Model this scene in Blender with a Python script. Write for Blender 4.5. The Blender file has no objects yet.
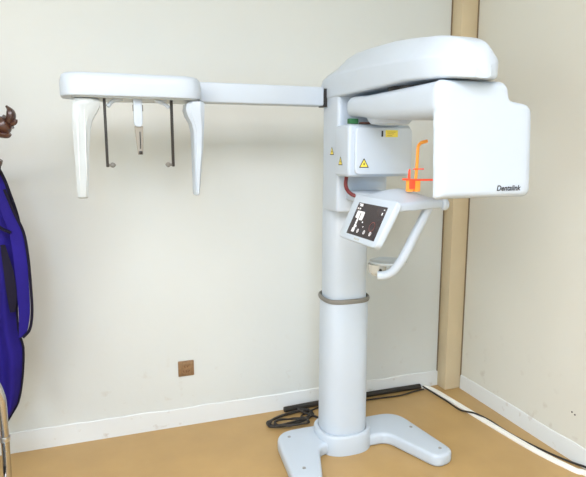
import bpy, bmesh, math, random
from mathutils import Vector, Matrix
random.seed(7)
S = bpy.context.scene
COL = S.collection
PI = math.pi

# ------------------------------------------------------------------ materials
def mat(name, col, rough=0.5, metal=0.0, var=0.03, scale=8.0, bump=0.0, bscale=60.0, coat=0.0, trans=0.0, alpha=1.0, emit=0.0):
    m = bpy.data.materials.new(name); m.use_nodes = True
    nt = m.node_tree; b = nt.nodes['Principled BSDF']
    tc = nt.nodes.new('ShaderNodeTexCoord')
    n = nt.nodes.new('ShaderNodeTexNoise'); n.inputs['Scale'].default_value = scale; n.inputs['Detail'].default_value = 4
    nt.links.new(tc.outputs['Object'], n.inputs['Vector'])
    r = nt.nodes.new('ShaderNodeValToRGB')
    r.color_ramp.elements[0].position = .3; r.color_ramp.elements[1].position = .7
    r.color_ramp.elements[0].color = [max(0, c*(1-var)) for c in col] + [1]
    r.color_ramp.elements[1].color = [min(1, c*(1+var)) for c in col] + [1]
    nt.links.new(n.outputs['Fac'], r.inputs['Fac']); nt.links.new(r.outputs['Color'], b.inputs['Base Color'])
    b.inputs['Roughness'].default_value = rough; b.inputs['Metallic'].default_value = metal
    if coat: b.inputs['Coat Weight'].default_value = coat; b.inputs['Coat Roughness'].default_value = .15
    if trans: b.inputs['Transmission Weight'].default_value = trans
    if alpha < 1: b.inputs['Alpha'].default_value = alpha
    if emit:
        nt.links.new(r.outputs['Color'], b.inputs['Emission Color']); b.inputs['Emission Strength'].default_value = emit
    if bump:
        n2 = nt.nodes.new('ShaderNodeTexNoise'); n2.inputs['Scale'].default_value = bscale; n2.inputs['Detail'].default_value = 5
        nt.links.new(tc.outputs['Object'], n2.inputs['Vector'])
        bp = nt.nodes.new('ShaderNodeBump'); bp.inputs['Strength'].default_value = bump; bp.inputs['Distance'].default_value = .01
        nt.links.new(n2.outputs['Fac'], bp.inputs['Height']); nt.links.new(bp.outputs['Normal'], b.inputs['Normal'])
    return m

def wall_mat(name, col, low):
    """painted plaster: fine bump, faint blotches and grime near the floor"""
    m = mat(name, col, .75, var=.02, scale=1.2, bump=.06, bscale=25)
    nt = m.node_tree; b = nt.nodes['Principled BSDF']
    src = b.inputs['Base Color'].links[0].from_socket
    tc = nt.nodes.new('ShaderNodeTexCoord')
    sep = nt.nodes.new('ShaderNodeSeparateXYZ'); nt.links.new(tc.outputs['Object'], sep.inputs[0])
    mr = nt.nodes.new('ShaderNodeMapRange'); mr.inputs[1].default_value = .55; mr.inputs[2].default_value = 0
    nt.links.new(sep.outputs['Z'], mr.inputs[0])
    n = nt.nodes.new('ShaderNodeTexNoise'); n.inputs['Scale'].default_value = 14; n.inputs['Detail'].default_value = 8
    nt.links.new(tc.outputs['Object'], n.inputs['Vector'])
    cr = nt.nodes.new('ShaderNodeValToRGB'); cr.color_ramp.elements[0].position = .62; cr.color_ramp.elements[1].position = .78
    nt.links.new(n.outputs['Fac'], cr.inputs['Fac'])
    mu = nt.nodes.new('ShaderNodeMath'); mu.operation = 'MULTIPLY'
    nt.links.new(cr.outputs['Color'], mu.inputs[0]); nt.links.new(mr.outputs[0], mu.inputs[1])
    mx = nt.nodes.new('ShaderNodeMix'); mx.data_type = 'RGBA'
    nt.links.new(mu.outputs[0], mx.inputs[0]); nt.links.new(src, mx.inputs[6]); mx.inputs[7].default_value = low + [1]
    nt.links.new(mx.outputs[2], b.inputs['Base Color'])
    return m

M = {}
M['wall_warm'] = mat('cream_wall_paint', (.61, .61, .59), .8)
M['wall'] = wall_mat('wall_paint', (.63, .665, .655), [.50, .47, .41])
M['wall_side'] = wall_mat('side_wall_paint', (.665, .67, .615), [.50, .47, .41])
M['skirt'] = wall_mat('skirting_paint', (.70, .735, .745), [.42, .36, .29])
M['ceiling'] = mat('ceiling_paint', (.85, .85, .82), .8)
M['floor'] = mat('floor_vinyl', (.455, .295, .118), .42, var=.07, scale=3.5, bump=.03, bscale=40)
M['trim'] = mat('corner_board', (.60, .50, .33), .55, var=.04, scale=4)
M['seam'] = mat('dark_seam', (.20, .15, .09), .8)
M['white'] = mat('white_gloss_plastic', (.50, .57, .65), .42, var=.008, coat=.08)
M['grey_white'] = mat('grey_white_plastic', (.50, .545, .56), .35, var=.02)
M['panel'] = mat('smooth_white_panel', (.55, .62, .70), .3, var=.006, coat=.3)
M['rubber'] = mat('grey_rubber', (.20, .195, .175), .6, var=.08)
M['black'] = mat('black_plastic', (.018, .016, .015), .45, var=.2)
M['darkrod'] = mat('dark_carbon_rod', (.02, .016, .012), .4, var=.2)
M['screen'] = mat('dark_glass_display', (.04, .031, .036), .12, var=.1)
M['icon'] = mat('pale_screen_icon', (.8, .8, .82), .4, emit=.25)
M['iconred'] = mat('dim_red_icon', (.30, .09, .08), .4)
M['metal'] = mat('brushed_steel', (.62, .62, .60), .3, metal=1)
M['chrome'] = mat('chrome_tube', (.50, .50, .50), .18, metal=1)
M['clear'] = mat('grey_tint_plastic', (.60, .60, .55), .25, alpha=.75)
M['smoky'] = mat('smoky_plastic', (.30, .28, .24), .3)
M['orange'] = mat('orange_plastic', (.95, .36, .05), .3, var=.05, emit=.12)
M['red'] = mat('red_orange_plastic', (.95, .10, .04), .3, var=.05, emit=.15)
M['redcable'] = mat('dark_red_cable', (.15, .012, .012), .5)
M['green'] = mat('green_connector', (.02, .13, .045), .5)
M['brown'] = mat('brown_connector', (.16, .07, .045), .5)
M['yellow'] = mat('yellow_label', (.90, .74, .10), .5)
M['ink'] = mat('black_ink', (.02, .02, .025), .5)
M['bolt'] = mat('grey_bolt', (.33, .33, .33), .4, metal=.6)
M['plate'] = mat('bronze_plate', (.27, .165, .085), .45, var=.2, scale=60, metal=.2)
M['plate2'] = mat('dark_bronze_slots', (.17, .075, .03), .5)
M['wood'] = mat('dark_reddish_wood', (.052, .018, .011), .38, var=.35, scale=14, coat=.4)
M['blue'] = mat('royal_blue_cloth', (.015, .0085, .16), .85, var=.14, scale=7, bump=.12, bscale=90)
M['blue'].node_tree.nodes['Principled BSDF'].inputs['Specular IOR Level'].default_value = .2
M['binding'] = mat('black_binding', (.012, .010, .022), .7)
for k in ('binding',): M[k].node_tree.nodes['Principled BSDF'].inputs['Specular IOR Level'].default_value = .08
M['conduit'] = mat('white_cable_duct', (.86, .86, .82), .45, var=.05)
M['cable'] = mat('black_cable', (.022, .019, .016), .5, var=.2)
M['seat'] = mat('black_vinyl_seat', (.03, .03, .032), .5)
M['lamp'] = mat('lamp_frame', (.85, .85, .85), .5)
M['daylight'] = mat('bright_daylight_pane', (.86, .95, 1.0), .3, emit=1.2)  # glow for the glass of the added fill window
M['diffuser'] = mat('lamp_diffuser', (.95, .96, 1.0), .6, emit=2.0)

# ------------------------------------------------------------------ helpers
def root_loc(p):
    while p.parent: p = p.parent
    return Vector(p.location)

def obj(name, verts, faces, m, parent=None, sharp=35, mats=None, fmat=None):
    """links ONE mesh object; verts are in world coordinates"""
    me = bpy.data.meshes.new(name)
    off = root_loc(parent) if parent else Vector((0, 0, 0))
    me.from_pydata([Vector(v) - off for v in verts], [], faces)
    bm = bmesh.new(); bm.from_mesh(me)
    bmesh.ops.recalc_face_normals(bm, faces=bm.faces); bm.to_mesh(me); bm.free()
    for k in (mats or [m]): me.materials.append(k)
    if fmat:
        for p, i in zip(me.polygons, fmat): p.material_index = i
    for p in me.polygons: p.use_smooth = True
    me.set_sharp_from_angle(angle=math.radians(sharp))
    o = bpy.data.objects.new(name, me); COL.objects.link(o)
    if parent: o.parent = parent
    return o

def from_bm(name, bm, m, parent=None, sharp=35):
    bmesh.ops.recalc_face_normals(bm, faces=bm.faces)
    bm.verts.index_update()
    v = [x.co.copy() for x in bm.verts]; f = [[y.index for y in x.verts] for x in bm.faces]
    bm.free()
    return obj(name, v, f, m, parent, sharp)

def bevel(bm, w, seg=4, ang=30):
    es = [e for e in bm.edges if len(e.link_faces) == 2 and e.calc_face_angle(0) > math.radians(ang)]
    bmesh.ops.bevel(bm, geom=es, offset=w, segments=seg, profile=.5, affect='EDGES', clamp_overlap=True)

def rbox(x0, x1, y0, y1, z0, z1, r=.01, seg=4):
    bm = bmesh.new(); bmesh.ops.create_cube(bm, size=1)
    for v in bm.verts:
        v.co = Vector(((x0+x1)/2+v.co.x*(x1-x0), (y0+y1)/2+v.co.y*(y1-y0), (z0+z1)/2+v.co.z*(z1-z0)))
    if r: bevel(bm, r, seg)
    return bm

def merge(*bms):
    out = bmesh.new()
    for b in bms:
        me = bpy.data.meshes.new('tmp'); b.to_mesh(me); b.free(); out.from_mesh(me); bpy.data.meshes.remove(me)
    return out

def fillet(pts, rs, n=7):
    """2D polygon with rounded corners"""
    out = []; N = len(pts)
    if not hasattr(rs, '__len__'): rs = [rs]*N
    for i in range(N):
        p = Vector(pts[i]); a = Vector(pts[i-1])-p; b = Vector(pts[(i+1) % N])-p
        r = rs[i]
        if r <= 0: out.append(tuple(p)); continue
        ang = a.angle(b); d = min(r/math.tan(ang/2), a.length*.49, b.length*.49)
        p0 = p+a.normalized()*d; p1 = p+b.normalized()*d
        for k in range(n+1):
            t = k/n; q = p0*(1-t)**2 + p*2*t*(1-t) + p1*t*t
            out.append(tuple(q))
    return out

def prism(poly, a, b, axis='Z', bev=0, seg=3, ang=40):
    """extrude a 2D polygon from a to b along an axis"""
    def P(u, v, w):
        return {'Z': (u, v, w), 'Y': (u, w, v), 'X': (w, u, v)}[axis]
    bm = bmesh.new()
    A = [bm.verts.new(P(u, v, a)) for u, v in poly]; B = [bm.verts.new(P(u, v, b)) for u, v in poly]
    n = len(poly)
    bm.faces.new(A[::-1]); bm.faces.new(B)
    for i in range(n): bm.faces.new((A[i], A[(i+1) % n], B[(i+1) % n], B[i]))
    bmesh.ops.recalc_face_normals(bm, faces=bm.faces)
    if bev: bevel(bm, bev, seg, ang)
    return bm

def loft(rings, caps=True):
    bm = bmesh.new(); R = [[bm.verts.new(p) for p in r] for r in rings]; n = len(R[0])
    for a, b in zip(R, R[1:]):
        for i in range(n): bm.faces.new((a[i], a[(i+1) % n], b[(i+1) % n], b[i]))
    if caps: bm.faces.new(R[0][::-1]); bm.faces.new(R[-1])
    return bm

def superell(cx, cy, rx, ry, z, e=2.6, n=48):
    out = []
    for i in range(n):
        t = 2*PI*i/n; c, s = math.cos(t), math.sin(t)
        out.append((cx+rx*math.copysign(abs(c)**(2/e), c), cy+ry*math.copysign(abs(s)**(2/e), s), z))
    return out

def spline(pts, sub=8):
    """Catmull-Rom through the points"""
    P = [Vector(p) for p in pts]; P = [2*P[0]-P[1]]+P+[2*P[-1]-P[-2]]; out = []
    for i in range(1, len(P)-2):
        for k in range(sub):
            t = k/sub; a, b, c, d = P[i-1:i+3]
            out.append(.5*((2*b)+(c-a)*t+(2*a-5*b+4*c-d)*t*t+(3*b-a-3*c+d)*t**3))
    out.append(P[-2]); return out

def tube(pts, r, n=10, smooth=8, flat=1.0):
    P = spline(pts, smooth) if smooth else [Vector(p) for p in pts]
    rr = r if callable(r) else (lambda t: r)
    rings = []; up = Vector((0, 0, 1)); prev = None
    for i, p in enumerate(P):
        d = (P[min(i+1, len(P)-1)]-P[max(i-1, 0)]).normalized()
        if prev is None:
            s = d.cross(up)
            if s.length < 1e-3: s = d.cross(Vector((1, 0, 0)))
            s.normalize()
        else:
            s = (prev - d*prev.dot(d)).normalized()
        prev = s; u = s.cross(d)
        q = rr(i/(len(P)-1))
        rings.append([p+s*q*math.cos(2*PI*k/n)+u*q*flat*math.sin(2*PI*k/n) for k in range(n)])
    return loft(rings)

def lathe(c, prof, n=40):
    return loft([[(c[0]+r*math.cos(2*PI*k/n), c[1]+r*math.sin(2*PI*k/n), z) for k in range(n)] for r, z in prof])

def thing(name, loc, label, cat, group=None):
    o = bpy.data.objects.new(name, None); COL.objects.link(o); o.location = loc
    o.empty_display_size = .1
    return tag(o, label, cat, group)

def tag(o, label, cat, group=None):
    o['label'] = label; o['category'] = cat
    if group: o['group'] = group
    return o

def struct(o):
    o['kind'] = 'structure'; return o

def text_mesh(name, body, size, origin, ux, uy, m, parent, shear=0.0, depth=.0006, bold=0.0):
    cu = bpy.data.curves.new('tmp_font', 'FONT'); cu.body = body; cu.size = size; cu.extrude = 0; cu.shear = shear; cu.offset = bold
    to = bpy.data.objects.new('tmp_font', cu); COL.objects.link(to)
    bpy.context.view_layer.update()
    me = bpy.data.meshes.new_from_object(to.evaluated_get(bpy.context.evaluated_depsgraph_get()))
    bpy.data.objects.remove(to)
    O = Vector(origin); X = Vector(ux).normalized(); Y = Vector(uy).normalized(); N = X.cross(Y)
    v = [O+X*p.co.x+Y*p.co.y+N*depth for p in me.vertices]; f = [list(p.vertices) for p in me.polygons]
    return obj(name, v, f, m, parent)

# ------------------------------------------------------------------ camera
H = 1.55; YAW = math.radians(19.4); PIT = math.radians(8.9)
fw = Vector((math.sin(YAW)*math.cos(PIT), math.cos(YAW)*math.cos(PIT), -math.sin(PIT)))
rt = Vector((math.cos(YAW), -math.sin(YAW), 0)); up = rt.cross(fw)
cam = bpy.data.cameras.new('camera'); cam.sensor_width = 36; cam.lens = 550/586*36; cam.clip_start = .05
co = bpy.data.objects.new('camera', cam); COL.objects.link(co)
m4 = Matrix((rt, up, -fw)).transposed().to_4x4(); m4.translation = (0, 0, H); co.matrix_world = m4
S.camera = co

# ------------------------------------------------------------------ room
X0, X1, Y0, Y1, ZC = -2.6, 2.205, -5.0, 3.0, 3.1
T = .1
struct(from_bm('floor', rbox(X0-T, X1+T, Y0-T, Y1+T, -T, 0, 0), M['floor']))
struct(from_bm('ceiling', rbox(X0-T, X1+T, Y0-T, Y1+T, ZC, ZC+T, 0), M['ceiling']))
struct(from_bm('wall_back', rbox(X0-T, X1+T, Y1, Y1+T, 0, ZC, 0), M['wall']))
wr = struct(from_bm('wall_right', rbox(X1, X1+T, Y0, Y1, 0, ZC, 0), M['wall_side']))
struct(from_bm('wall_left', rbox(X0-T, X0, Y0, Y1, 0, ZC, 0), M['wall_warm']))
struct(from_bm('wall_front', rbox(X0-T, X1+T, Y0-T, Y0, 0, ZC, 0), M['wall_warm']))

def skirting(name, p0, p1, nrm, h0, h1, t=.006):
    """thin painted band with a slightly uneven hand-painted upper edge and a scuffed foot"""
    p0, p1, nrm = Vector(p0), Vector(p1), Vector(nrm); n = 60; rings = []
    rnd = random.Random(3)
    for i in range(n+1):
        s = i/n; p = p0.lerp(p1, s); h = h0+(h1-h0)*s+rnd.uniform(-.004, .004)
        q = nrm*t
        rings.append([p, p+q*1.4, p+q+Vector((0, 0, h-.004)), p+q*.4+Vector((0, 0, h)), p+Vector((0, 0, h))])
    return struct(from_bm(name, loft(rings), M['skirt']))
skirting('baseboard_back', (X0, Y1, 0), (2.085, Y1, 0), (0, -1, 0), .12, .10)
skirting('baseboard_right', (X1, 2.9, 0), (X1, Y0, 0), (-1, 0, 0), .095, .13)
t1 = struct(from_bm('trim_1', rbox(2.085, X1, 2.905, Y1, 0, ZC, .004, 2), M['trim']))
from_bm('seam', rbox(2.079, 2.085, Y1-.006, Y1, 0, ZC, 0), M['seam'], t1)
from_bm('seam', rbox(X1-.006, X1, 2.899, 2.905, .08, ZC, 0), M['seam'], t1)
for y, z in ((2.001, .249), (1.982, .243)):
    hb = lathe((0, 0), [(.0001, 0), (.0045, 0), (.0045, .0012), (.0001, .0012)], 12)
    for v in hb.verts: v.co = Vector((X1-v.co.z, y+v.co.x, z+v.co.y))
    from_bm('screw_hole', hb, M['ink'], wr)

# ------------------------------------------------------------------ X-ray machine
XC, YC = 1.185, 2.525
CX = 1.168
mc = thing('dental_xray_machine', (XC, YC, 0), 'tall white panoramic dental x-ray machine with side arm standing in the room corner', 'x-ray machine')

# base ---------------------------------------------------------------
half = [(XC+.365, 2.64), (XC+.412, 2.155), (XC+.288, 2.13), (XC+.185, 2.43)]
outline = [(x+.024*(2.7-y)/.5+.006, y) for x, y in half] + [(2*XC-x, y) for x, y in reversed(half)]
poly = fillet(outline, [.13, .075, .06, .07, .07, .06, .075, .13], 10)
base = from_bm('base', prism(poly, 0.0, .066, 'Z', .018, 4, 60), M['white'], mc)
for bx_, by_ in ((1.543, 2.44), (1.566, 2.20), (.880, 2.56), (.853, 2.262)):
    from_bm('bolt', lathe((bx_, by_), [(.0001, .066), (.009, .066), (.008, .0685), (.004, .0685), (.003, .067), (.0001, .067)], 16), M['bolt'], base)
from_bm('floor_collar', loft([superell(CX, YC, a, b, z) for a, b, z in ((.146, .135, 0), (.146, .135, .090), (.143, .132, .100), (.139, .128, .104), (.125, .115, .104), (.124, .114, .08))]), M['white'], mc)
from_bm('lower_column', loft([superell(CX, YC, a, b, z) for a, b, z in ((.1215, .112, .05), (.121, .111, .40), (.1195, .110, .810), (.117, .107, .815))]), M['white'], mc)
# sagging rubber band at the joint
band = []
for a in range(61):
    t = 2*PI*a/60; c, s = math.cos(t), math.sin(t); e = 2.6
    band.append(Vector((CX+.120*math.copysign(abs(c)**(2/e), c), YC+.110*math.copysign(abs(s)**(2/e), s),   .818 - .006*(1-s)*.5 + .002*math.sin(3*t))))
from_bm('column_band', tube(band, .0085, 8, 0, 1.5), M['rubber'], mc)
from_bm('upper_column', loft([superell(CX, YC, .108, .10, z, 2.8) for z in (.79, 1.1, 1.40)]), M['white'], mc)

# carriage: the moving upright slab ------------------------------------
cpoly = fillet([(1.0525, 2.365), (1.318, 2.365), (1.318, 2.56), (1.0525, 2.56)], [.02, .02, .04, .03], 5)
carriage = from_bm('carriage', prism(cpoly, 1.268, 1.90, 'Z', .012, 3, 50), M['white'], mc)

# boom: overhead cover --------------------------------------------------
def boom_ring(y, xl, xr, zb, zs, zt, k=1.0):
    ch = .075*k
    pts = [(xl, zb), (xr, zb), (xr, zs), (xr-ch, zt), (xl+ch, zt), (xl, zs)]
    p2 = fillet(pts, [.012, .02, .05*k, .05*k, .035*k, .03*k], 5)
    return [(x, y, z) for x, z in p2]
rings = []
for y, zs, zt in ((2.565, 1.885, 1.90), (2.55, 1.90, 1.925), (2.50, 1.905, 1.955), (2.42, 1.907, 1.982), (2.33, 1.906, 1.994), (2.18, 1.900, 1.992), (2.0, 1.890, 1.984), (1.86, 1.881, 1.970), (1.79, 1.876, 1.960)):
    rings.append(boom_ring(y, 1.0485, 1.325, 1.802, zs, zt))
for k in range(1, 25):
    u = math.sin(PI/2*k/24.4); y = 1.79-.265*u
    s = (1-u**2.5)**(1/2.5)
    hw = .1375*max(.22, s)
    hz = max(.30, s**.6)
    zs = 1.815+(1.874-1.815)*hz - .008*u; zt = 1.822+(1.960-1.822)*hz-.026*u
    rings.append(boom_ring(y, 1.1875-hw, 1.1875+hw, 1.802-.014*u, zs, zt, max(.2, s)))
from_bm('overhead_boom', loft(rings), M['white'], mc, 50)
from_bm('boom_underside', lathe((1.19, 1.95), [(.0001, 1.803), (.10, 1.803), (.10, 1.782), (.0001, 1.782)], 32), M['black'], mc)

# rotating arm and tube head: modelled together so that they flow into each other, then cut into two parts
def rrect(x0, x1, z0, z1, r, y, n=8):
    return [(x, y, z) for x, z in fillet([(x0, z0), (x1, z0), (x1, z1), (x0, z1)], r, n)]
ar = []
for k in range(9):                                   # rounded rear end
    t = PI/2*k/8; e = math.sin(t)**.8 if k else .05
    hw = .1325*(.35+.65*e); zc = 1.748; hz = .044*(.35+.65*e)
    ar.append(rrect(1.1825-hw, 1.1825+hw, zc-hz, zc+hz, .036*(.35+.65*e), 2.225+.115*math.cos(t)))
for y, zb, r in ((2.12, 1.692, .042), (2.04, 1.682, .044), (1.90, 1.674, .046), (1.75, 1.668, .046), (1.66, 1.665, .046), (1.60, 1.665, .046)):
    ar.append(rrect(1.05, 1.315, zb, 1.786, r, y))
ar.append(rrect(1.056, 1.31, 1.67, 1.783, .044, 1.585))
ar.append(rrect(1.07, 1.30, 1.68, 1.775, .04, 1.577))
ho = fillet([(1.066, 1.392), (1.468, 1.392), (1.452, 1.714), (1.350, 1.728), (1.338, 1.790), (1.052, 1.787)], [.012, .03, .042, .025, .045, .03], 8)
hr = []
for y, ins, sh in ((1.575, .040, 0), (1.5765, .028, 0), (1.581, .016, 0), (1.589, .006, 0), (1.602, 0, 0), (1.625, .0, .018), (1.66, .006, .055), (1.70, .02, .10)):
    cx_, cz_ = 1.265, 1.58
    r_ = []
    for x, z in ho:
        fx = (x-cx_)/.19; fz = (z-cz_)/.19
        xx = x-ins*max(-1, min(1, fx)); zz = z-.6*ins*max(-1, min(1, fz))
        if xx < 1.2: xx += sh*(1.2-xx)/.12
        r_.append((xx, y, zz))
    hr.append(r_)
tmp = from_bm('tmp', merge(loft(ar), loft(hr)), M['white'])
md = tmp.modifiers.new('r', 'REMESH'); md.mode = 'VOXEL'; md.voxel_size = .0045; md.use_smooth_shade = True
ms = tmp.modifiers.new('s', 'SMOOTH'); ms.factor = .5; ms.iterations = 9
bpy.context.view_layer.update()
me_ = bpy.data.meshes.new_from_object(tmp.evaluated_get(bpy.context.evaluated_depsgraph_get()))
bpy.data.objects.remove(tmp)
def half_of(name, front):
    bm = bmesh.new(); bm.from_mesh(me_)
    bmesh.ops.bisect_plane(bm, geom=bm.verts[:]+bm.edges[:]+bm.faces[:], plane_co=(0, 1.76, 0), plane_no=(0, 1 if front else -1, 0), clear_outer=True)
    return from_bm(name, bm, M['white'], mc, 180)
arm = half_of('rotating_arm', False)
head = half_of('tube_head', True)
from_bm('arm_hub', lathe((1.19, 2.13), [(.0001, 1.664), (.05, 1.665), (.08, 1.670), (.094, 1.685), (.098, 1.70), (.0001, 1.70)], 40), M['white'], mc)
for xa, xb, mm in ((1.045, 1.088, 'green'), (1.10, 1.155, 'brown'), (1.18, 1.205, 'black')):
    from_bm('cable_connector', rbox(xa, xb, 2.225, 2.25, 1.674, 1.696 if mm == 'green' else 1.682, .002, 2), M[mm], mc)

text_mesh('lettering', 'Dentalink', .026, (1.305, 1.5742, 1.418), (1, 0, 0), (0, 0, 1), M['ink'], head, .18, .0006, .0006)

# sensor box ----------------------------------------------------------------
box = from_bm('sensor_box', rbox(1.035, 1.347, 2.21, 2.36, 1.442, 1.671, .016, 5), M['white'], mc)
pp = fillet([(1.062, 1.452), (1.343, 1.452), (1.343, 1.660), (1.062, 1.660)], .028, 6)
fp = from_bm('front_panel', prism(pp, 2.195, 2.213, 'Y', .006, 3, 50), M['panel'], box)
from_bm('yellow_label', rbox(1.206, 1.267, 2.193, 2.1955, 1.617, 1.647, 0), M['yellow'], box)['label'] = 'yellow rectangular label on the box front'
for i in range(3):
    from_bm('label_print', rbox(1.214, 1.255-.008*i, 2.1926, 2.1932, 1.638-.008*i, 1.6395-.008*i, 0), M['brown'], box)
from_bm('indicator', rbox(1.186, 1.194, 2.192, 2.1955, 1.618, 1.644, .001, 1), M['black'], box)

def warning(c, ux, n, s, parent):
    """yellow triangle with a black border and a black lightning bolt"""
    c = Vector(c); ux = Vector(ux); uz = Vector((0, 0, 1)); n = Vector(n)
    verts, faces, fm = [], [], []
    def add(pts, off, k):
        i = len(verts); verts.extend(c+ux*x*s+uz*z*s+n*off for x, z in pts); faces.append(list(range(i, i+len(pts)))); fm.append(k)
    tri = lambda q: [(-.58*q, -.35*q+.0), (.58*q, -.35*q), (0, .66*q)]
    add(fillet(tri(1.0), .05, 3), .0008, 0)
    add(fillet(tri(.74), .03, 3), .0013, 1)
    add([(.06, .30), (-.12, -.02), (.0, -.02), (-.05, -.20), (.13, .08), (.01, .08)], .0018, 0)
    return obj('warning_sticker', verts, faces, M['ink'], parent, 30, [M['ink'], M['yellow']], fm)
warning((1.103, 2.1948, 1.498), (1, 0, 0), (0, -1, 0), .042, box)['label'] = 'yellow triangle warning sticker with black lightning bolt'
warning((1.0348, 2.292, 1.507), (0, -1, 0), (-1, 0, 0), .040, box)
warning((1.0522, 2.43, 1.552), (0, -1, 0), (-1, 0, 0), .040, carriage)

# red cable -------------------------------------------------------------------
from_bm('red_cable', tube([(1.075, 2.30, 1.47), (1.068, 2.30, 1.435), (1.064, 2.295, 1.40), (1.076, 2.29, 1.372), (1.10, 2.275, 1.355), (1.135, 2.24, 1.352)], .0085), M['redcable'], mc)

# chin table ------------------------------------------------------------------
tb = bmesh.new()
def slab(top, drop, rr=.02):
    """table top: four-sided dish whose upper corners carry their own heights"""
    n = 10
    def P(u, v):
        a, b, c, d = [Vector(q) for q in top]
        p = (a*(1-u)+b*u)*(1-v)+(d*(1-u)+c*u)*v
        p.z += .036*math.sin(PI*min(1, u*1.1))*math.sin(PI*v)
        return p
    bm = bmesh.new()
    G = [[bm.verts.new(P(i/n, j/n)) for j in range(n+1)] for i in range(n+1)]
    L = [[bm.verts.new(P(i/n, j/n)-Vector((0, 0, drop))) for j in range(n+1)] for i in range(n+1)]
    for i in range(n):
        for j in range(n):
            bm.faces.new((G[i][j], G[i+1][j], G[i+1][j+1], G[i][j+1])); bm.faces.new((L[i][j], L[i][j+1], L[i+1][j+1], L[i+1][j]))
        bm.faces.new((G[i][0], L[i][0], L[i+1][0], G[i+1][0])); bm.faces.new((G[i][n], G[i+1][n], L[i+1][n], L[i][n]))
        bm.faces.new((G[0][i], G[0][i+1], L[0][i+1], L[0][i])); bm.faces.new((G[n][i], L[n][i], L[n][i+1], G[n][i+1]))
    bmesh.ops.recalc_face_normals(bm, faces=bm.faces)
    bevel(bm, .009, 3, 50)
    return bm
table = from_bm('chin_table', merge(
    slab([(1.035, 1.782, 1.362), (1.31, 1.868, 1.363), (1.30, 2.19, 1.372), (1.045, 2.13, 1.368)], .034),
    rbox(1.10, 1.27, 2.10, 2.40, 1.325, 1.372, .012, 3)), M['white'], mc)
knob = lathe((0, 0), [(.0001, -.012), (.016, -.012), (.021, -.006), (.021, .006), (.016, .012), (.0001, .012)], 24)
for v in knob.verts: v.co = Vector((1.300+v.co.z, 1.868+v.co.x, 1.345+v.co.y*1.15))
from_bm('table_end_cap', knob, M['white'], mc)

# slanted touch screen on the left side of the table
A = Vector((1.032, 2.115, 1.372)); B = Vector((1.032, 1.765, 1.372)); D = Vector((.952, 2.115, 1.198)); 
eu = (B-A).normalized(); ev = (D-A).normalized(); en = ev.cross(eu).normalized()
if en.x > 0: en = -en
W_, H_ = (B-A).length, (D-A).length
def onscr(u, v, n=0): return A+eu*u+ev*v+en*n
def scr_poly(poly, n0, n1, bev=0, seg=2):
    bm = prism(poly, n0, n1, 'Z', bev, seg, 50)
    for q in bm.verts: q.co = onscr(q.co.x, q.co.y, q.co.z)
    return bm
sc = from_bm('control_screen', scr_poly(fillet([(0, 0), (W_, 0), (W_-.02, H_), (.0, H_)], [.012, .012, .03, .025], 6), -.022, .004, .005, 3), M['white'], mc)
du0, du1, dv0, dv1 = .062, .302, .031, .168
disp = from_bm('display', scr_poly([(du0, dv0), (du1, dv0), (du1, dv1), (du0, dv1)], .002, .0052), M['screen'], sc)
def icon(name, polys, m):
    verts, faces = [], []
    for p in polys:
        i = len(verts); verts.extend(onscr(u*1.03+.026, v*1.0+.019, .0058) for u, v in p); faces.append(list(range(i, i+len(p))))
    return obj(name, verts, faces, M[m], sc)
def rect(u, v, w, h): return [(u, v), (u+w, v), (u+w, v+h), (u, v+h)]
def disc(u, v, r, k=12): return [(u+r*math.cos(2*PI*i/k), v+r*math.sin(2*PI*i/k)) for i in range(k)]
def ringq(u, v, r0, r1, k=16):
    return [[(u+r*math.cos(2*PI*i/k), v+r*math.sin(2*PI*i/k)) for r, i in ((r0, j), (r1, j), (r1, j+1), (r0, j+1))] for j in range(k)]
icon('screen_icon', [fillet(rect(.055, .052, .030, .026), .005, 3), fillet(rect(.091, .050, .028, .034), .006, 3), rect(.055, .047, .06, .006)], 'icon')
icon('screen_icon', [rect(.074, .078, .013, .047), fillet(rect(.067, .120, .024, .017), .003, 3), rect(.086, .108, .010, .008)], 'icon')
icon('screen_icon', [rect(.045, .016, .034, .004), fillet(rect(.055, .021, .026, .006), .002, 2), rect(.045, .034, .01, .006), rect(.061, .034, .012, .006)], 'icon')
for u, v in ((.120, .128), (.172, .127), (.222, .127)):
    icon('screen_button', ringq(u, v, .006, .0085) + [rect(u-.002, v-.004, .004, .008)], 'icon')
icon('screen_icon', [disc(.130, .090, .004), disc(.148, .107, .003)], 'icon')
icon('screen_icon', [rect(.245, .036, .008, .010), rect(.250, .022, .007, .005)], 'icon')
icon('screen_icon', ringq(.215, .098, .018, .020), 'iconred')
icon('screen_mark', [rect(.118+.011*i, .157, .008, .008) for i in range(4)], 'clear')

# handle and little tray under the table
from_bm('handle', tube([(1.225, 1.868, 1.345), (1.218, 1.870, 1.318), (1.185, 1.884, 1.24), (1.145, 1.905, 1.140), (1.125, 1.922, 1.093), (1.105, 1.942, 1.062), (1.085, 1.962, 1.050), (1.066, 1.975, 1.048)], .0185, 14), M['white'], mc)
tr = from_bm('tray', lathe((1.132, 2.01), [(.0001, 1.088), (.066, 1.088), (.076, 1.092), (.079, 1.098), (.076, 1.101), (.068, 1.096), (.0001, 1.094)], 36), M['grey_white'], mc)
from_bm('tray_bowl', lathe((1.087, 2.02), [(.0001, 1.040), (.022, 1.041), (.034, 1.052), (.040, 1.088), (.0001, 1.088)], 28), M['clear'], mc)
kb = lathe((0, 0), [(.0001, 0), (.006, 0), (.006, .004), (.0001, .004)], 12)
for v in kb.verts: v.co = Vector((1.080+v.co.x, 1.981-v.co.z, 1.068+v.co.y))
from_bm('tray_screw', kb, M['black'], mc)

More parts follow.
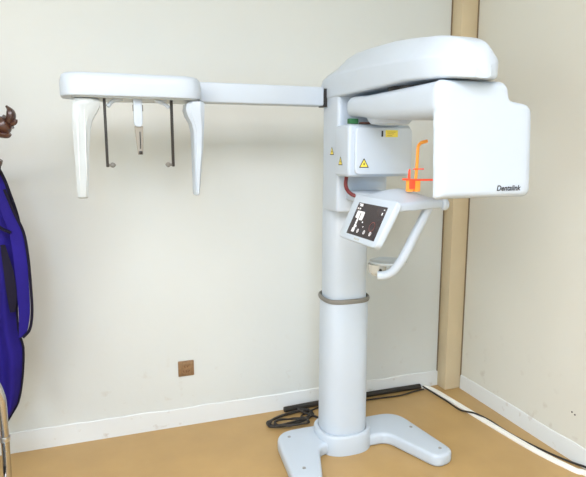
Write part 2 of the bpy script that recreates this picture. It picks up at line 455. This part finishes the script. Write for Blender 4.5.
# orange bite block standing on the table
bx, by, bz = 1.173, 1.90, 1.400
bite = from_bm('bite_block', merge(rbox(bx-.028, bx-.003, by-.012, by+.012, bz-.004, bz+.045, .004, 2), rbox(bx+.001, bx+.027, by-.012, by+.012, bz-.004, bz+.042, .004, 2)), M['orange'], mc)
bite['label'] = 'orange bite block with a bent upright rod'
from_bm('bite_rod', tube([(bx+.010, by, bz+.03), (bx+.014, by, bz+.10), (bx+.016, by, bz+.165), (bx+.020, by, bz+.178), (bx+.030, by, bz+.187), (bx+.056, by, bz+.194)], lambda t: .0062 if t < .8 else .0068, 10, 6), M['orange'], bite)
from_bm('bite_post', tube([(bx-.020, by, bz+.03), (bx-.019, by, bz+.075), (bx-.017, by, bz+.085)], lambda t: .006-.003*t, 8, 4), M['red'], bite)
from_bm('cross_bar', tube([(bx-.052, by-.006, bz+.046), (bx, by-.010, bz+.043), (bx+.090, by-.012, bz+.042)], .0042, 8, 4), M['red'], bite)
from_bm('cross_bar', tube([(bx-.004, by-.004, bz+.085), (bx+.042, by-.006, bz+.085)], .0026, 8, 4), M['red'], bite)
from_bm('bite_clip', rbox(bx-.026, bx-.001, by-.016, by-.010, bz+.008, bz+.046, .002, 2), M['red'], bite)

# side arm with the head positioner ------------------------------------------------
ca = from_bm('side_arm', rbox(.32, 1.032, 2.485, 2.575, 1.769, 1.857, .008, 3), M['white'], mc)
from_bm('arm_bracket', rbox(1.031, 1.052, 2.492, 2.555, 1.765, 1.850, .002, 1), M['black'], mc)
hp = fillet([(-.128, 2.35), (.437, 2.35), (.437, 2.60), (-.128, 2.60)], [.085, .10, .10, .085], 10)
cr = []
cxh, cyh = .1545, 2.475
for z, k in ((1.772, .985), (1.776, .996), (1.784, 1.0), (1.820, .996), (1.833, .985), (1.845, .962), (1.855, .925), (1.861, .86), (1.863, .78)):
    cr.append([(cxh+(x-cxh)*(1-(1-k)*.45), cyh+(y-cyh)*k, z) for x, y in hp])
ch = from_bm('positioner_head', loft(cr), M['white'], mc, 50)
from_bm('underside_plate', prism(fillet([(-.085, 2.37), (.42, 2.37), (.42, 2.58), (-.085, 2.58)], .07, 6), 1.766, 1.774, 'Z'), M['grey_white'], ch)
def wing(xs, mm, name):
    rings = []
    for z, xa, xb, d in xs:
        y = 2.445
        rings.append([(xa, y-d/2, z), (xa+(xb-xa)*.25, y-d*.62, z), (xa+(xb-xa)*.75, y-d*.62, z), (xb, y-d/2, z), (xb, y+d/2, z), (xa, y+d/2, z)])
    return from_bm(name, loft(rings), M[mm], ch, 30)
wz = lambda py: 1.847-(py-83)*.00423
wx = lambda px: -.117+(px-62)*.00401
wl = [(103, 76.5, 97, .10), (105, 75.5, 100.5, .105), (109, 75, 100.5, .105), (115, 74.5, 97.5, .10), (123, 74.3, 93, .095), (132, 74.5, 91, .09), (150, 75.5, 90, .085), (170, 77, 89.6, .08), (190, 78, 89, .075), (196, 78.5, 88.5, .07), (197.5, 79.5, 87.5, .05)]
fx = lambda a, k: -.015*(1 if k else .8)-(.017 if k else .005)*(a-103)/94
w = wing([(wz(a), wx(b)+fx(a, 1), wx(c)+fx(a, 1), d) for a, b, c, d in wl], 'grey_white', 'side_wing')
for px_ in (79.5, 86):
    from_bm('wing_groove', tube([(wx(px_)+fx(110, 1), 2.383, wz(110)), (wx(px_+.5)+fx(140, 1), 2.388, wz(140)), (wx(px_+1.5)+fx(180, 1), 2.397, wz(180))], .0014, 6, 4), M['metal'], w)
wr_ = [(103, 189, 203, .10), (105, 186, 204.5, .105), (111, 185, 204.5, .105), (117, 187, 204.4, .10), (124, 191, 204.2, .095), (132, 193, 204, .09), (150, 193.5, 203, .085), (170, 194, 201, .08), (190, 194.3, 199.5, .075), (196, 194.6, 198.8, .07), (197.5, 195, 198, .05)]
wing([(wz(a), wx(b)+fx(a, 0), wx(c)+fx(a, 0), d) for a, b, c, d in wr_], 'white', 'side_wing')
for px_ in (88, 196):
    from_bm('wing_pivot', lathe((wx(px_)-.014, 2.44), [(.0001, wz(104)), (.022, wz(104)), (.022, 1.768), (.0001, 1.768)], 16), M['black'], ch)
for px_, s_ in ((107.3, 1), (171, -1)):
    x = wx(px_)-(.026 if s_ > 0 else .014)
    rod = from_bm('ear_rod', rbox(x-.0055, x+.0055, 2.405, 2.425, 1.490, 1.768, .002, 1), M['darkrod'], ch)
    e = lathe((0, 0), [(.0001, .0), (.006, 0), (.006, .012), (.010, .016), (.011, .022), (.007, .030), (.0001, .034)], 16)
    for v in e.verts: v.co = Vector((x+s_*v.co.z, 2.415+v.co.x, 1.498+v.co.y))
    from_bm('ear_tip', e, M['rubber'], rod)
    from_bm('rod_bracket', tube([(x+s_*.07, 2.43, 1.766), (x+s_*.035, 2.42, 1.758), (x+s_*.012, 2.415, 1.735)] if s_ > 0 else [(x-.01, 2.415, 1.735), (x-.03, 2.42, 1.752), (x-.065, 2.43, 1.766)], .008, 8), M['white'], ch)
nx = wx(137.3)-.016
ns = from_bm('nasal_support', prism(fillet([(nx-.018, 1.768), (nx+.017, 1.768), (nx+.017, 1.668), (nx+.011, 1.655), (nx-.012, 1.655), (nx-.018, 1.668)], .008, 4), 2.40, 2.43, 'Y', .004, 2), M['white'], ch)
from_bm('nasal_blade', prism([(nx-.018, 1.658), (nx+.018, 1.658), (nx+.014, 1.540), (nx-.007, 1.540)], 2.410, 2.420, 'Y', .002, 1), M['smoky'], ns)
from_bm('nasal_pad', rbox(nx-.003, nx+.011, 2.404, 2.424, 1.542, 1.556, .003, 2), M['darkrod'], ns)
from_bm('nasal_slider', rbox(nx+.002, nx+.006, 2.406, 2.410, 1.565, 1.635, 0), M['darkrod'], ns)
for s_ in (-1, 1):
    from_bm('nasal_knob', rbox(nx+s_*.018-.003, nx+s_*.018+.003, 2.408, 2.422, 1.718, 1.745, .002, 1), M['rubber'], ns)

# ------------------------------------------------------------------ floor and wall fittings
def wtube(name, pts, r, m, label, cat, group=None, **k):
    return tag(from_bm(name, tube(pts, r, **k), m), label, cat, group)
wtube('cable_sleeve', [(.985, 2.955, .019), (1.3, 2.972, .019), (1.62, 2.978, .019), (1.94, 2.975, .019)], .0165, M['cable'], 'thick straight black cable sleeve lying along the foot of the back wall', 'cable')
cc = bmesh.new(); rnd = random.Random(11)
loops = []
def loop_pts(cx, cy, a, b, rot, turns, z, jit):
    out = []
    n = int(14*turns)
    for i in range(n+1):
        t = 2*PI*i/14; k = 1-.03*i/14
        x, y = a*k*math.cos(t), b*k*math.sin(t)
        out.append((cx+x*math.cos(rot)-y*math.sin(rot)+rnd.uniform(-jit, jit), cy+x*math.sin(rot)+y*math.cos(rot)+rnd.uniform(-jit, jit), z+.004+.003*math.sin(3*t)+.004*i/14))
    return out
tag(from_bm('coiled_cable', tube(loop_pts(.99, 2.845, .155, .062, .25, 3.2, .006, .009)+[(1.15, 2.80, .012), (1.19, 2.72, .012), (1.19, 2.662, .03)], .0065, 7, 5), M['cable']), 'loosely coiled black cable lying behind the machine base', 'cable')
tag(from_bm('power_cable', tube(loop_pts(.97, 2.775, .10, .045, -.2, 2.1, .022, .008)+[(1.06, 2.86, .012), (1.2, 2.93, .010), (1.35, 2.93, .008), (1.6, 2.925, .008), (1.75, 2.915, .008), (1.88, 2.94, .008), (1.95, 2.945, .01)], .0052, 7, 5), M['cable']), 'thin black cable running right from behind the machine beside the sleeve', 'cable')

# white duct on the floor with a black lead wandering across it
dp = [(1.965, 2.985), (2.005, 2.93), (2.03, 2.70), (2.055, 2.40), (2.088, 2.10), (2.135, 1.90), (2.175, 1.76), (2.18, 0.9)]
sp = spline([(x, y, 0) for x, y in dp], 6); rings = []
for i, p in enumerate(sp):
    d = (sp[min(i+1, len(sp)-1)]-sp[max(0, i-1)]).normalized(); s = Vector((d.y, -d.x, 0)); z = Vector((0, 0, 1))
    rings.append([p-s*.017, p-s*.017+z*.010, p-s*.011+z*.015, p+s*.011+z*.015, p+s*.017+z*.010, p+s*.017])
tag(from_bm('cable_duct', loft(rings), M['conduit'], None, 30), 'white plastic cable duct lying on the floor along the right wall', 'cable duct')
wtube('black_lead', [(1.955, 2.965, .02), (1.975, 2.90, .010), (1.993, 2.75, .006), (2.00, 2.62, .006), (2.035, 2.53, .021), (2.075, 2.44, .010), (2.085, 2.30, .006), (2.112, 2.15, .006), (2.150, 2.02, .006), (2.183, 1.94, .007), (2.190, 1.86, .022), (2.160, 1.80, .022), (2.135, 1.70, .008)], .0052, M['cable'], 'thin black lead winding along the white floor duct by the right wall', 'cable')

# bronze plate on the back wall
wp = thing('wall_socket_plate', (.413, 3.0, .342), 'small square bronze socket plate low on the back wall', 'socket')
pl = prism(fillet([(.369, .298), (.457, .298), (.457, .387), (.369, .387)], .004, 3), 2.991, 3.0, 'Y', .002, 2)
cov = from_bm('cover_plate', pl, M['plate'], wp)
from_bm('inner_panel', rbox(.385, .441, 2.989, 2.992, .313, .372, .002, 1), M['plate'], cov)
for x, z, a in ((.404, .356, .4), (.422, .356, -.4), (.413, .328, 0), (.398, .328, .6), (.428, .328, -.6)):
    b = rbox(-.0025, .0025, 0, .002, -.007, .007, 0)
    for v in b.verts:
        vx, vz = v.co.x, v.co.z
        v.co = Vector((x+vx*math.cos(a)-vz*math.sin(a), 2.9875+v.co.y, z+vx*math.sin(a)+vz*math.cos(a)))
    from_bm('socket_slot', b, M['plate2'], cov)

# ------------------------------------------------------------------ coat stand, apron, chair at the left edge
sx, sy = -.68, 2.60
st = thing('coat_stand', (sx, sy, 0), 'dark carved wooden coat stand with curled hook arms at the left edge', 'coat stand')
from_bm('pole', lathe((sx, sy), [(.0001, .05), (.030, .05), (.034, .12), (.022, .16), (.020, .5), (.024, .8), (.020, .84), (.019, 1.4), (.026, 1.5), (.026, 1.70), (.018, 1.75), (.026, 1.79), (.030, 1.83), (.016, 1.87), (.0001, 1.885)], 24), M['wood'], st)
for k in range(4):
    a = PI/4+PI/2*k; c, s = math.cos(a), math.sin(a)
    from_bm('foot', tube([(sx+c*.01, sy+s*.01, .14), (sx+c*.08, sy+s*.08, .15), (sx+c*.16, sy+s*.16, .07), (sx+c*.20, sy+s*.20, .022)], lambda t: .024-.006*t, 10), M['wood'], st)
for k in range(4):
    a = -.25+PI/2*k; c, s = math.cos(a), math.sin(a)
    R = lambda r, z, o=0: (sx+c*r-s*o, sy+s*r+c*o, z-.018)
    h = merge(
        tube([R(.0, 1.60), R(.10, 1.605), R(.20, 1.628), R(.27, 1.650), R(.33, 1.672), R(.362, 1.690)], lambda t: .034-.004*t+.008*math.sin(5.2*PI*t)**2*(t > .35), 12, 6, 1.0),
        tube([R(.345, 1.675), R(.366, 1.695), R(.374, 1.715), R(.370, 1.735), R(.358, 1.752)], lambda t: .016+.009*math.sin(PI*min(1, t*1.15))-.010*max(0, t-.7)/.3, 10, 6, .7),
        tube([R(.30, 1.650), R(.33, 1.642), R(.352, 1.638), R(.362, 1.645)], lambda t: .018-.006*t, 8, 5),
        tube([R(.355, 1.685), R(.372, 1.682), R(.386, 1.688), R(.389, 1.700)], lambda t: .012-.003*t, 8, 5))
    from_bm('hook_arm', h, M['wood'], st)
for k in range(4):
    a = -.38+PI/2*k; c, s = math.cos(a), math.sin(a)
    R = lambda r, z: (sx+c*r, sy+s*r, z)
    from_bm('peg', tube([R(.0, 1.45), R(.12, 1.455), R(.24, 1.475), R(.31, 1.50), R(.325, 1.525)], lambda t: .016+.008*(t > .8), 10, 6), M['wood'], st)

ap_root = thing('lead_apron', (-.51, 2.58, .33), 'royal blue lead apron with black edging hanging from the coat stand', 'apron')
edge = [(1.505, -.366), (1.47, -.350), (1.43, -.335), (1.38, -.322), (1.32, -.307), (1.26, -.296), (1.21, -.300), (1.17, -.310), (1.10, -.318), (1.0, -.320), (.95, -.325), (.88, -.332), (.78, -.332), (.70, -.318), (.60, -.326), (.52, -.338), (.45, -.356), (.40, -.385), (.365, -.408), (.345, -.430), (.337, -.448)]
def apron_pt(i, u):
    z, xr = edge[i]; xr -= .035
    xl = -.985-xr
    x = xr+(xl-xr)*u
    fall = (1.5-z)
    y = 2.575-.012*math.sin(u*9+z*2.3)-.018*math.sin(u*19-z*1.7)*min(1, fall*2)-.03*math.sin(PI*u)
    return Vector((x, y, z-(.02*math.sin(u*5) if i > 12 else 0)))
nu = 40
verts, faces = [], []
for off in (0, .012):
    for i in range(len(edge)):
        for j in range(nu+1): p = apron_pt(i, j/nu); verts.append((p.x, p.y+off, p.z))
ne = len(edge); K = ne*(nu+1)
for L in (0, K):
    for i in range(ne-1):
        for j in range(nu):
            a = L+i*(nu+1)+j; faces.append((a, a+1, a+nu+2, a+nu+1))
for i in range(ne-1):
    for j in (0, nu):
        a = i*(nu+1)+j; faces.append((a, a+nu+1, K+a+nu+1, K+a))
for j in range(nu):
    for i in (0, ne-1):
        a = i*(nu+1)+j; faces.append((a, a+1, K+a+1, K+a))
body = obj('apron_body', verts, faces, M['blue'], ap_root, 60)
for u in (0, 1):
    pts = [apron_pt(i, u)+Vector((0, .006, 0)) for i in range(ne)]
    from_bm('edging', tube(pts, .0075, 8, 3), M['binding'], body)
from_bm('edging', tube([apron_pt(ne-1, j/nu)+Vector((0, .006, 0)) for j in range(nu+1)], .0075, 8, 2), M['binding'], body)
# dark gathered collar at the top
from_bm('collar', tube([(-.378, 2.555, 1.485), (-.42, 2.55, 1.492), (-.50, 2.53, 1.500), (-.58, 2.535, 1.505), (-.63, 2.545, 1.510)], .028, 12), M['binding'], ap_root)
# shoulder seam folded over and the hanging side strap
def ribbon(pts, wid, name, m, parent, th=.006):
    P = spline(pts, 6); rings = []
    for i, p in enumerate(P):
        t = i/(len(P)-1); w_ = wid(t)
        rings.append([p+Vector((-w_/2, -th/2, 0)), p+Vector((0, -th, 0)), p+Vector((w_/2, -th/2, 0)), p+Vector((w_/2, th/2, 0)), p+Vector((-w_/2, th/2, 0))])
    return from_bm(name, loft(rings), m, parent, 40)
fl = ribbon([(-0.380, 2.535, 1.40), (-0.360, 2.53, 1.30), (-0.337, 2.53, 1.22), (-0.328, 2.53, 1.12), (-0.327, 2.53, 1.0), (-0.328, 2.53, .88), (-0.337, 2.53, .80), (-0.350, 2.53, .765)], lambda t: .020+.030*math.sin(PI*min(1, t*1.05))**.6+.02*max(0, .5-t), 'side_strap', M['blue'], ap_root)
from_bm('strap_edging', tube([(-0.367, 2.528, 1.40), (-0.335, 2.522, 1.30), (-0.307, 2.522, 1.22), (-0.297, 2.522, 1.12), (-0.295, 2.522, 1.0), (-0.297, 2.522, .88), (-0.311, 2.522, .80), (-0.340, 2.522, .765)], .006, 8, 5), M['binding'], fl)
ribbon([(-0.390, 2.530, 1.17), (-0.375, 2.526, 1.05), (-0.370, 2.526, .95), (-0.373, 2.526, .88)], lambda t: .018+.022*math.sin(PI*t), 'strap_fold', M['binding'], ap_root)
from_bm('shoulder_seam', tube([(-0.475, 2.528, 1.335), (-0.435, 2.525, 1.29), (-0.395, 2.522, 1.245), (-0.355, 2.522, 1.22)], .007, 8, 5), M['binding'], body)

ct = thing('chrome_chair', (-.62, 2.02, 0), 'chrome tube-framed chair with dark seat, only its side showing at left edge', 'chair')
for y in (1.98, 2.42):
    if y > 2: y = 1.60
    from_bm('side_frame', tube([(-.86, y, .02), (-.865, y, .40), (-.862, y, .76), (-.84, y, .805), (-.78, y, .82), (-.45, y, .82), (-.380, y, .805), (-.350, y, .745), (-.346, y, .64), (-.351, y, .30), (-.353, y, .02)], .0135, 14, 6), M['chrome'], ct)
    from_bm('foot_tip', lathe((-.353, y), [(.0001, 0), (.018, 0), (.018, .03), (.014, .036), (.0001, .036)], 16), M['black'], ct)
    from_bm('foot_tip', lathe((-.86, y), [(.0001, 0), (.018, 0), (.018, .03), (.014, .036), (.0001, .036)], 16), M['black'], ct)
    from_bm('frame_ring', lathe((-.347, y), [(.0001, .575), (.017, .575), (.017, .590), (.0001, .590)], 16), M['metal'], ct)
from_bm('seat', rbox(-.84, -.385, 1.59, 1.99, .42, .475, .02, 3), M['seat'], ct)
from_bm('backrest', rbox(-.865, -.835, 1.60, 1.98, .58, .95, .012, 3), M['seat'], ct)
from_bm('cross_tube', tube([(-.385, 1.60, .43), (-.375, 1.79, .43), (-.385, 1.98, .43)], .011, 10, 4), M['chrome'], ct)

# ------------------------------------------------------------------ ceiling lamps, plus an added fill panel and fill window
def lamp(x, y, sx_, sy_, power, col, label):
    t = thing('ceiling_light', (x, y, ZC), label, 'ceiling light', 'ceiling light panels')
    from_bm('frame', rbox(x-sx_/2-.03, x+sx_/2+.03, y-sy_/2-.03, y+sy_/2+.03, ZC-.035, ZC, .004, 1), M['lamp'], t)
    from_bm('diffuser', rbox(x-sx_/2, x+sx_/2, y-sy_/2, y+sy_/2, ZC-.039, ZC-.033, 0), M['diffuser'], t)
    L = bpy.data.lights.new('ceiling_lamp', 'AREA'); L.shape = 'RECTANGLE'; L.size = sx_; L.size_y = sy_; L.energy = power; L.color = col
    o = bpy.data.objects.new('ceiling_lamp', L); COL.objects.link(o); o.location = (x, y, ZC-.05)
lamp(-.2, -.3, 2.0, 1.8, 112, (.93, .94, 1.03), 'large square ceiling light panel near the x-ray machine')
lamp(-.8, -4.4, .6, .5, 112, (.50, .80, 1.16), 'smaller ceiling light panel at the far end behind the camera')
lamp(-1.8, -1.3, 1.2, 1.2, 42, (1.0, .91, .76), 'square ceiling light panel on the left side of the room')  # warm fill added to brighten the right wall and the machine's left sides
added_win = struct(from_bm('window_1', merge(rbox(X0, X0+.05, -1.55, 0.35, .86, .93, .004, 1), rbox(X0, X0+.05, -1.55, .35, 2.25, 2.32, .004, 1), rbox(X0, X0+.05, -1.55, -1.48, .93, 2.25, .004, 1), rbox(X0, X0+.05, .28, .35, .93, 2.25, .004, 1), rbox(X0, X0+.04, -.63, -.57, .93, 2.25, .004, 1)), M['lamp']))  # unseen window added on the left wall to fill in light
pn = from_bm('pane', rbox(X0+.005, X0+.015, -1.48, .28, .93, 2.25, 0), M['daylight'], added_win)  # glowing sheet behind the added frame
L = bpy.data.lights.new('window_daylight', 'AREA'); L.shape = 'RECTANGLE'; L.size = 1.3; L.size_y = 1.7; L.energy = 46; L.color = (.86, .95, 1.0)  # soft area light of the added window, lifts the machine's shaded faces
o = bpy.data.objects.new('window_daylight', L); COL.objects.link(o); o.location = (X0+.06, -.6, 1.59); o.rotation_euler = (0, -PI/2, 0)
wd = bpy.data.worlds.new('world'); S.world = wd; wd.use_nodes = True
wd.node_tree.nodes['Background'].inputs[0].default_value = (.8, .85, .9, 1); wd.node_tree.nodes['Background'].inputs[1].default_value = .3

S.view_settings.view_transform = 'Standard'
S.view_settings.look = 'None'
S.view_settings.exposure = 0.07
S.cycles.max_bounces = 10; S.cycles.diffuse_bounces = 6
S.cycles.use_denoising = True
